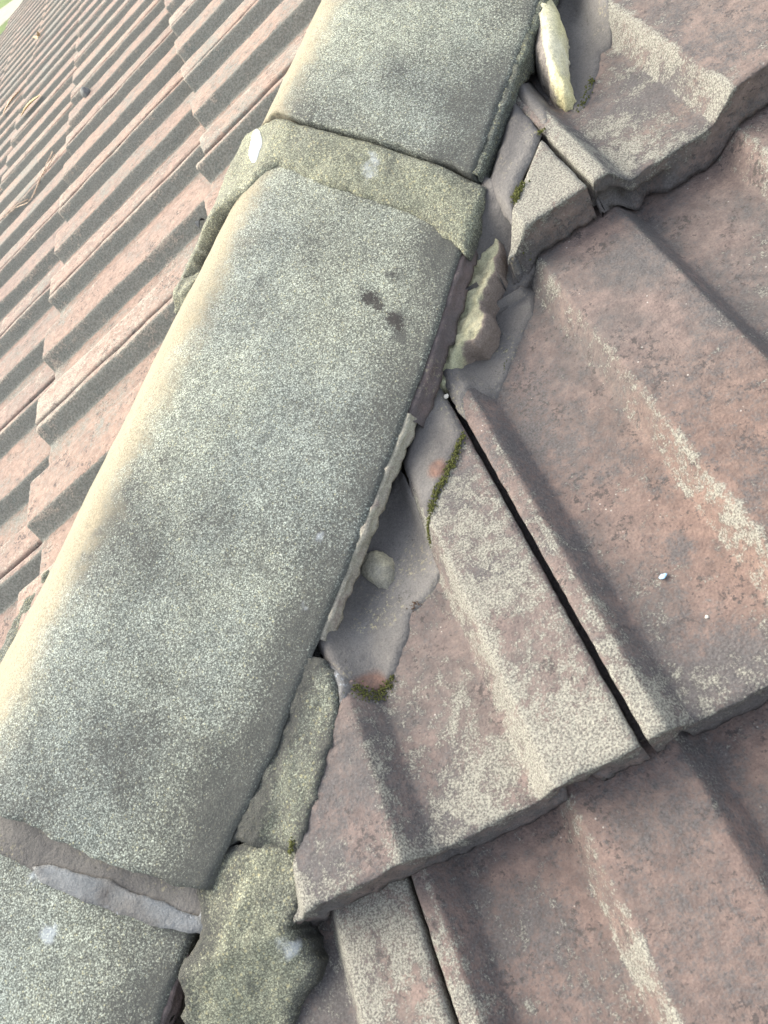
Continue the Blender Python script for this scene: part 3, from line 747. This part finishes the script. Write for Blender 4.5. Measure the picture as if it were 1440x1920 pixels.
# --- side pointing beside the middle cap ---
def pt_top(hi, lo, w0, w1, seed):
    def top(u, s, d):
        D_ = DD(u, s); f = sstep(w1, w0, D_)
        base = w_soft(u, min(s, -.001) if hi else s, .010)
        z = (base + lo)*(1-f) + max(.0435, base+lo)*f
        z -= .0015*(1-sstep(0, .002, d))
        return z + nv((u, s, seed), 30)*.0014 + nv((u, s, seed), 90)*.0016 + nv((u, s, seed), 300)*.0010
    return top
def low_base(u, s): return (0.0 if s > -.2 else 0) - .004
def at_point(u, s, d):
    D_ = DD(u, s)
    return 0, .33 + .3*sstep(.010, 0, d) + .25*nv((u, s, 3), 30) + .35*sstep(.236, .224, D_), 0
for key_ in ('point_up', 'point_low'):
    k_ = .009 if key_ == 'point_up' else .004
    if key_ == 'point_low': F[key_] = [(u, s-.005) if s < -.027 else (u, s) for u, s in F[key_]]
    F[key_] = [(u-k_, s-k_) if DD(u, s) < .236 else (u, s) for u, s in F[key_]]
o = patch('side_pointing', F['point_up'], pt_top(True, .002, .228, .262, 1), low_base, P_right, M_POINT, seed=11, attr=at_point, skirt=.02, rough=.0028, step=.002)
tag(o, 'dark lichened mortar pointing along the lower right edge of the long cap', 'mortar', 'side pointing')
def low_top(u, s, d):
    D_ = DD(u, s)
    z = .041 - .22*max(0, D_-.236) - .50*max(0, s-.002)
    z = max(z, .012)
    z -= .003*(1-sstep(0, .0025, d)) * (1 if s > .002 else .15)
    return z + nv((u, s, 5), 28)*.0020 + nv((u, s, 5), 80)*.0014 + nv((u, s, 5), 300)*.0009
def at_low(u, s, d):
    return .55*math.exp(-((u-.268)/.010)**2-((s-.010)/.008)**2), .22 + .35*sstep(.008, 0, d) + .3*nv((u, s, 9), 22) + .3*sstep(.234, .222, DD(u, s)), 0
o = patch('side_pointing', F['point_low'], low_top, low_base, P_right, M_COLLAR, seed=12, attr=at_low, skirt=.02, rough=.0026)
tag(o, 'broad greenish mortar pointing beside the bottom left cap, below a curved crack', 'mortar', 'side pointing')

# --- collar over the joint of middle and upper cap ---
ue = [p for p in F['upper_end'][2:]]
cl = F['collar_low'][2:]
ue_tab = sorted((c, t) for t, c in [(.735, -.160), (.742, -.13), (.738, -.10), (.732, -.05)] + ue + [(.686, .166)]); cl_tab = sorted((c, t) for t, c in [(.628, -.165), (.636, -.14), (.648, -.07), (.657, -.035)] + cl + [(.629, .166)])
poly = [(t, c) for c, t in ue_tab if True] + [(t, c) for c, t in reversed(cl_tab)]
poly = [(t - (.0030 + .0012*nv((c, 1, 1), 70) if i < len(ue_tab) else 0), c) for i, (t, c) in enumerate(poly)]
def collar_top(t, c, d):
    a, b = lerp_tab(ue_tab, c), lerp_tab(cl_tab, c); f = max(0, min(1, (t-b)/(a-b)))
    z0 = cap_n('middle', t, c) + .0028*sstep(-.0005, .005, d) + .001; z1 = cap_n('upper', t, c) - .0010
    z = z0*(1-f) + max(z0, z1)*f
    z += .012*sstep(-.015, -.07, c) + nv((t, c, 2), 35)*.0018 + nv((t, c, 2), 110)*.0009 + nv((t, c, 2), 320)*.0004
    z -= .0034*(1-sstep(0.001, .0055, a-t)) + .004*math.exp(-((c+.012)/.010)**2)*sstep(.02, .0, abs(t-.705))*.4
    return z
def at_collar(t, c, d):
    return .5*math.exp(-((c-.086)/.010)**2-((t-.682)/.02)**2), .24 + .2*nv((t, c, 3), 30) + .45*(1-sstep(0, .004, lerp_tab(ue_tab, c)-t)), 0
collar = patch('mortar_collar', poly, collar_top, lambda t, c: cap_n('middle', t, c)-.004, P_hip, M_COLLAR, seed=14, attr=at_collar, rough=.0014, step=.0034, skirt=.008)
tag(collar, 'greenish yellow mortar collar over the joint of the long and upper caps', 'mortar collar')
# raised white oval on the collar
ov = [(.7030+.0195*math.cos(a)-.0042*math.sin(a), -.0262-.0126*math.cos(a)-.0065*math.sin(a)) for a in [2*math.pi*i/22 for i in range(22)]]
patch('white_oval', ov, lambda t, c, d: collar_top(t, c, .01) + .0006 + .0016*sstep(0, .004, d), lambda t, c: cap_n('middle', t, c), P_hip, M_WHITE, parent=collar, seed=2, rough=.0002, step=.002)

# --- brown mortar band under the nose of the middle cap ---
bl = F['band_low']; me_tab = sorted((c, t) for t, c in F['mid_end']); bl_tab = sorted((c, t) for t, c in [(.150, -.05)] + bl)
poly = [(t+.006, c) for c, t in me_tab if c < .150]
poly = [(.19, -.05)] + poly + [(.1905, .1515), (.180, .1535)] + [(t, c) for c, t in reversed(bl_tab)]
def band_top(t, c, d):
    a, b = lerp_tab(me_tab, c), lerp_tab(bl_tab, c); f = max(0, min(1, (t-b)/(a-b)))
    z0 = cap_n('lower', t, c) + .0020; z1 = cap_n('middle', t, min(c, .150)) - .0120
    g = sstep(.25, 1.0, f)
    return z0*(1-g) + max(z0, z1)*g + nv((t, c, 6), 30)*.0012 + nv((t, c, 6), 140)*.0005 - .0035*(1-sstep(-.001, .003, d))
band = patch('mortar_band', poly, band_top, lambda t, c: cap_n('lower', t, c)-.003, P_hip, M_BAND, seed=16, rough=.0009, step=.0032, skirt=.008,
             attr=lambda t, c, d: (0, .34 + .25*nv((t, c, 3), 25), 0))
tag(band, 'smooth brown grey mortar band under the ragged end of the long cap', 'mortar')
patch('peeling_film', F['film'], lambda t, c, d: band_top(t, c, .01) + .0004 + .0008*nv((t, c, 1), 60) + .0010*(1-sstep(0, .003, d)), lambda t, c: cap_n('lower', t, c), P_hip, M_FILM, parent=band, seed=17, rough=.0012, step=.003,
      attr=lambda t, c, d: (0, .15+.3*nv((t, c, 8), 40), 0))

F['lump'] = [(u+.005, s+.003) for u, s in F['lump']]
F['bed'] = [(u+.007, s+.006) for u, s in F['bed']]
# ================= loose chunks =================
def chunk(name, key, lab, cat, mat, hgt, rad, z0=None, seed=0, tilt=(0, 0), group=None, dark=.0, darkdir=(-1, .4), sk=.03, lumpy=1.0, step=.003):
    poly = F[key]; cx = sum(p[0] for p in poly)/len(poly); cy = sum(p[1] for p in poly)/len(poly)
    wb = sum(w_right(*p) for p in poly)/len(poly) if z0 is None else z0
    def top(u, s, d):
        k_ = min(1, d/rad); f = math.sqrt(max(0, 1-(1-k_)**2))
        return wb + hgt*(.25+.75*f) + tilt[0]*(u-cx) + tilt[1]*(s-cy) + (nv((u, s, seed), 38)*.004 + nv((u, s, seed), 110)*.0018 + nv((u, s, seed), 320)*.0006)*lumpy
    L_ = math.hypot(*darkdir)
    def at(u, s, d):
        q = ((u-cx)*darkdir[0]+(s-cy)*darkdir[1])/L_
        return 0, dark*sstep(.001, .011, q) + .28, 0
    o = patch(name, poly, top, lambda u, s: w_right(u, s), P_right, mat, seed=seed, rough=.0016, attr=at, skirt=sk, step=step)
    return tag(o, lab, cat, group)
chunk('mortar_chunk', 'chunk', 'large loose chunk of pale yellow mortar standing beside the upper cap', 'mortar chunk', M_YELLOW, .030, .012, z0=.018, seed=21, dark=.8, darkdir=(-.93, -.36))  # dark and darkdir paint the chunk's shaded grey side into its colour
o = patch('mortar_bedding', F['bed_hip'], lambda t, c, d: -.008 + .007*math.sqrt(min(1, max(0, d)/.003)) + nv((t, c, 22), 60)*.003 + nv((t, c, 22), 150)*.0028 + nv((t, c, 22), 330)*.0013,
          lambda t, c: -.02, P_hip, M_BED, seed=22, rough=.0014, step=.0018, skirt=.02, attr=lambda t, c, d: (0, .25 + .75*sstep(.006, .0, d)*sstep(.176, .182, c), 0))
tag(o, 'crumbling yellow green bedding mortar squeezed out under the long cap edge', 'mortar')
chunk('mortar_lump', 'lump', 'round buff mortar lump resting in the valley against the cap edge', 'mortar lump', M_LUMP, .013, .009, z0=.012, seed=23, dark=.2, darkdir=(1, -.5), lumpy=.7)

# bedding mortar peeping out under the left edge of the caps
def left_bed(name, pts_tc, lab, mat, seed):
    def top(t, c, d): return .012 + .012*sstep(0, .01, d) + nv((t, c, seed), 40)*.005 + nv((t, c, seed), 140)*.002
    o = patch(name, pts_tc, top, lambda t, c: -.02, P_hip, mat, seed=seed, rough=.0018, skirt=.03, attr=lambda t, c, d: (0, .3, 0))
    return tag(o, lab, 'mortar', 'bedding under the left edge')
left_bed('mortar_bedding', [(.655, -.120), (.660, -.150), (.640, -.163), (.615, -.168), (.600, -.160), (.604, -.14), (.62, -.12)], 'green crusted bedding mortar poking out left of the collar', M_COLLAR, 31)
left_bed('mortar_bedding', [(.20, -.14), (.20, -.178), (.24, -.180), (.28, -.174), (.32, -.168), (.345, -.160), (.33, -.14)], 'thin dark bedding mortar under the lower left edge of the long cap', M_POINT, 32)
left_bed('mortar_bedding', [(.66, -.11), (.665, -.150), (.70, -.152), (.74, -.148), (.79, -.140), (.83, -.130), (.82, -.10)], 'pale bedding mortar along the left edge of the upper cap', M_COLLAR, 33)

# ================= moss =================
def ico_dirs():
    bm = bmesh.new(); bmesh.ops.create_icosphere(bm, subdivisions=1, radius=1); v = [x.co.copy() for x in bm.verts]; f = [[q.index for q in x.verts] for x in bm.faces]; bm.free(); return v, f
IV, IF = ico_dirs()
def moss(key, lab, r=.0011, width=.0016, mat=M_MOSS, dens=2.2, lift=.003):
    r *= .5; dens *= 2.2; width *= 1.5
    pts = F[key]; V = []; F_ = []; rnd = random.Random(key)
    for a, b in zip(pts, pts[1:]):
        n = max(3, int(math.dist(a, b)/r*dens))
        for i in range(n):
            f = rnd.random(); u = a[0]+(b[0]-a[0])*f+rnd.gauss(0, width*.6); s = a[1]+(b[1]-a[1])*f+rnd.gauss(0, width*.6)
            w = w_soft(u, s, .003) + lift*rnd.uniform(.05, .75); rr = r*rnd.uniform(.5, 1.15); o_ = len(V)
            p = Vector(P_right(u, s, w)); st = rnd.uniform(.8, 1.6)
            for v in IV: V.append(tuple(p + Vector((v.x*rr, v.y*rr, v.z*rr*st))*(1+.3*rnd.random())))
            F_ += [[o_+q for q in f_] for f_ in IF]
    return tag(link('moss', mesh('moss', V, F_, False), mat), lab, 'moss', 'moss along mortar edges')
moss('moss_a', 'bright green moss line curving down from the long black joint')
moss('moss_a2', 'thin moss thread at the foot of the rib below the curved moss line', r=.0008, width=.0008)
moss('moss_b', 'v shaped green moss under the rust stained tip of the mortar wedge', width=.0022)
moss('moss_c', 'green moss beside the tip of the large yellow mortar chunk', r=.0012)
moss('moss_d', 'olive moss tuft at the left side of the white crusted tile end', r=.0012)
moss('moss_g', 'small moss tuft stuck on the upper black joint', r=.0011, width=.001)
moss('moss_f', 'dark green moss spot under the nose of the cut tile end', r=.0011, width=.001)
moss('moss_h', 'brownish moss crumbs at the right rim of the mortar wedge', r=.0010, mat=M_MOSSD)
moss('moss_e', 'moss at the bottom end of the dark side pointing', r=.0009, width=.001)
moss('moss_i', 'tiny moss spot on the yellow specked mortar smear', r=.0007, width=.0008, dens=.8)

# ================= small loose things =================
def blob(name, at, rad, mat, lab, cat, seed=0, scale=(1, 1, .6), group=None):
    bm = bmesh.new(); bmesh.ops.create_icosphere(bm, subdivisions=3, radius=rad)
    for v in bm.verts:
        k_ = 1 + .35*nv(v.co/rad, 1.3, seed) + .12*nv(v.co/rad, 4, seed)
        v.co = Vector((v.co.x*scale[0], v.co.y*scale[1], v.co.z*scale[2]))*k_
    me = bpy.data.meshes.new(name); bm.to_mesh(me); bm.free(); me.polygons.foreach_set('use_smooth', [True]*len(me.polygons))
    o = link(name, me, mat); o.location = at; return tag(o, lab, cat, group)
def onr(key, i=0, dz=0): u, s = F[key][i]; return P_right(u, s, w_right(u, s)+dz)
def onl(key, i=0, dz=0): u, s = F[key][i]; return P_left(u, s, w_left(u, s)+dz)
blob('pebble', onr('pebble', 0, .001), .0019, M_PEB, 'tiny white pebble lodged in the long black joint', 'pebble', 3)
blob('plastic_chip', onr('chip', 0, .0015), .0019, M_BLUE, 'tiny light blue chip lying in the mauve tile valley', 'chip', 5, (1.2, .7, .4))
blob('grit', onr('chip2', 0, .0003), .0010, M_PEB, 'tiny cream grit below the blue chip', 'grit', 8)
blob('stone', onl('stone', 0, .004), .013, M_STONE, 'dark grey stone lying on the far left slope', 'stone', 9, (.7, 1, .9))
def leaf(name, key, mat, lab, width, curl=.3, cat='leaf'):
    a = Vector(onl(key, 0, .004)); b = Vector(onl(key, 1, .006)); up_ = Vector((-SP, 0, CP)); ax = b-a; sd_ = ax.cross(up_).normalized()
    V = []; F_ = []; N = 12
    for lay in (0, 1):
        for i in range(N+1):
            f = i/N; wd = width*math.sin(math.pi*min(1, f*.94+.05))**.7*.5
            for j in (-1, 0, 1):
                V.append(tuple(a + ax*f + sd_*(j*wd) + up_*(abs(j)*wd*curl + .004*math.sin(f*3.1) - lay*.0006 + .002)))
    n1 = (N+1)*3
    for i in range(N):
        for j in range(2):
            q = i*3+j; F_.append((q, q+1, q+4, q+3)); F_.append((n1+q+3, n1+q+4, n1+q+1, n1+q))
        for j in (0, 2):
            q = i*3+j; F_.append((q, q+3, n1+q+3, n1+q))
    me = mesh(name, V, F_); fix_normals(me); return tag(link(name, me, mat), lab, cat, 'litter on the left slope')
leaf('dry_leaf', 'leaf_a', M_LEAF, 'small curled tan leaf highest on the far left slope', .030, .8)
leaf('dry_leaf', 'leaf_b', M_LEAF, 'long narrow straw coloured leaf left of the grey stone', .016, .6)
leaf('dry_leaf', 'leaf_c', M_TWIG, 'long pale grey leaf with a bluish end near the left edge', .020, .5)
leaf('dry_leaf', 'leaf_dark', M_DARKLEAF, 'small dark leaf lying beside the collar on the pink tile', .011, .3)
def twig(keys, lab, r=.0011):
    V = []; F_ = []
    for key in keys:
        pts = [Vector(P_left(u, s, w_left(u, s)+.006)) for u, s in F[key]]
        fine = []
        for a, b in zip(pts, pts[1:]):
            for q in range(6): fine.append(a.lerp(b, q/6) + Vector((nv(a.lerp(b, q/6), 30), nv(a.lerp(b, q/6), 30, 4), 0))*.004)
        fine.append(pts[-1]); o_ = len(V)
        for i, p in enumerate(fine):
            d_ = (fine[min(i+1, len(fine)-1)]-fine[max(i-1, 0)]).normalized(); x_ = d_.orthogonal().normalized(); y_ = d_.cross(x_)
            rr = r*(1-.5*i/len(fine))
            for q in range(6): V.append(tuple(p + x_*math.cos(q*math.pi/3)*rr + y_*math.sin(q*math.pi/3)*rr))
        for i in range(len(fine)-1):
            for q in range(6): F_.append((o_+i*6+q, o_+i*6+(q+1) % 6, o_+i*6+6+(q+1) % 6, o_+i*6+6+q))
        F_.append([o_+q for q in range(6)]); F_.append([len(V)-6+q for q in range(6)])
    me = mesh('twig', V, F_); fix_normals(me); tag(link('twig', me, M_TWIG), lab, 'twig', 'litter on the left slope')
twig(['twig', 'twig2', 'twig3'], 'thin forked dry twig lying across the ribs near the left edge')
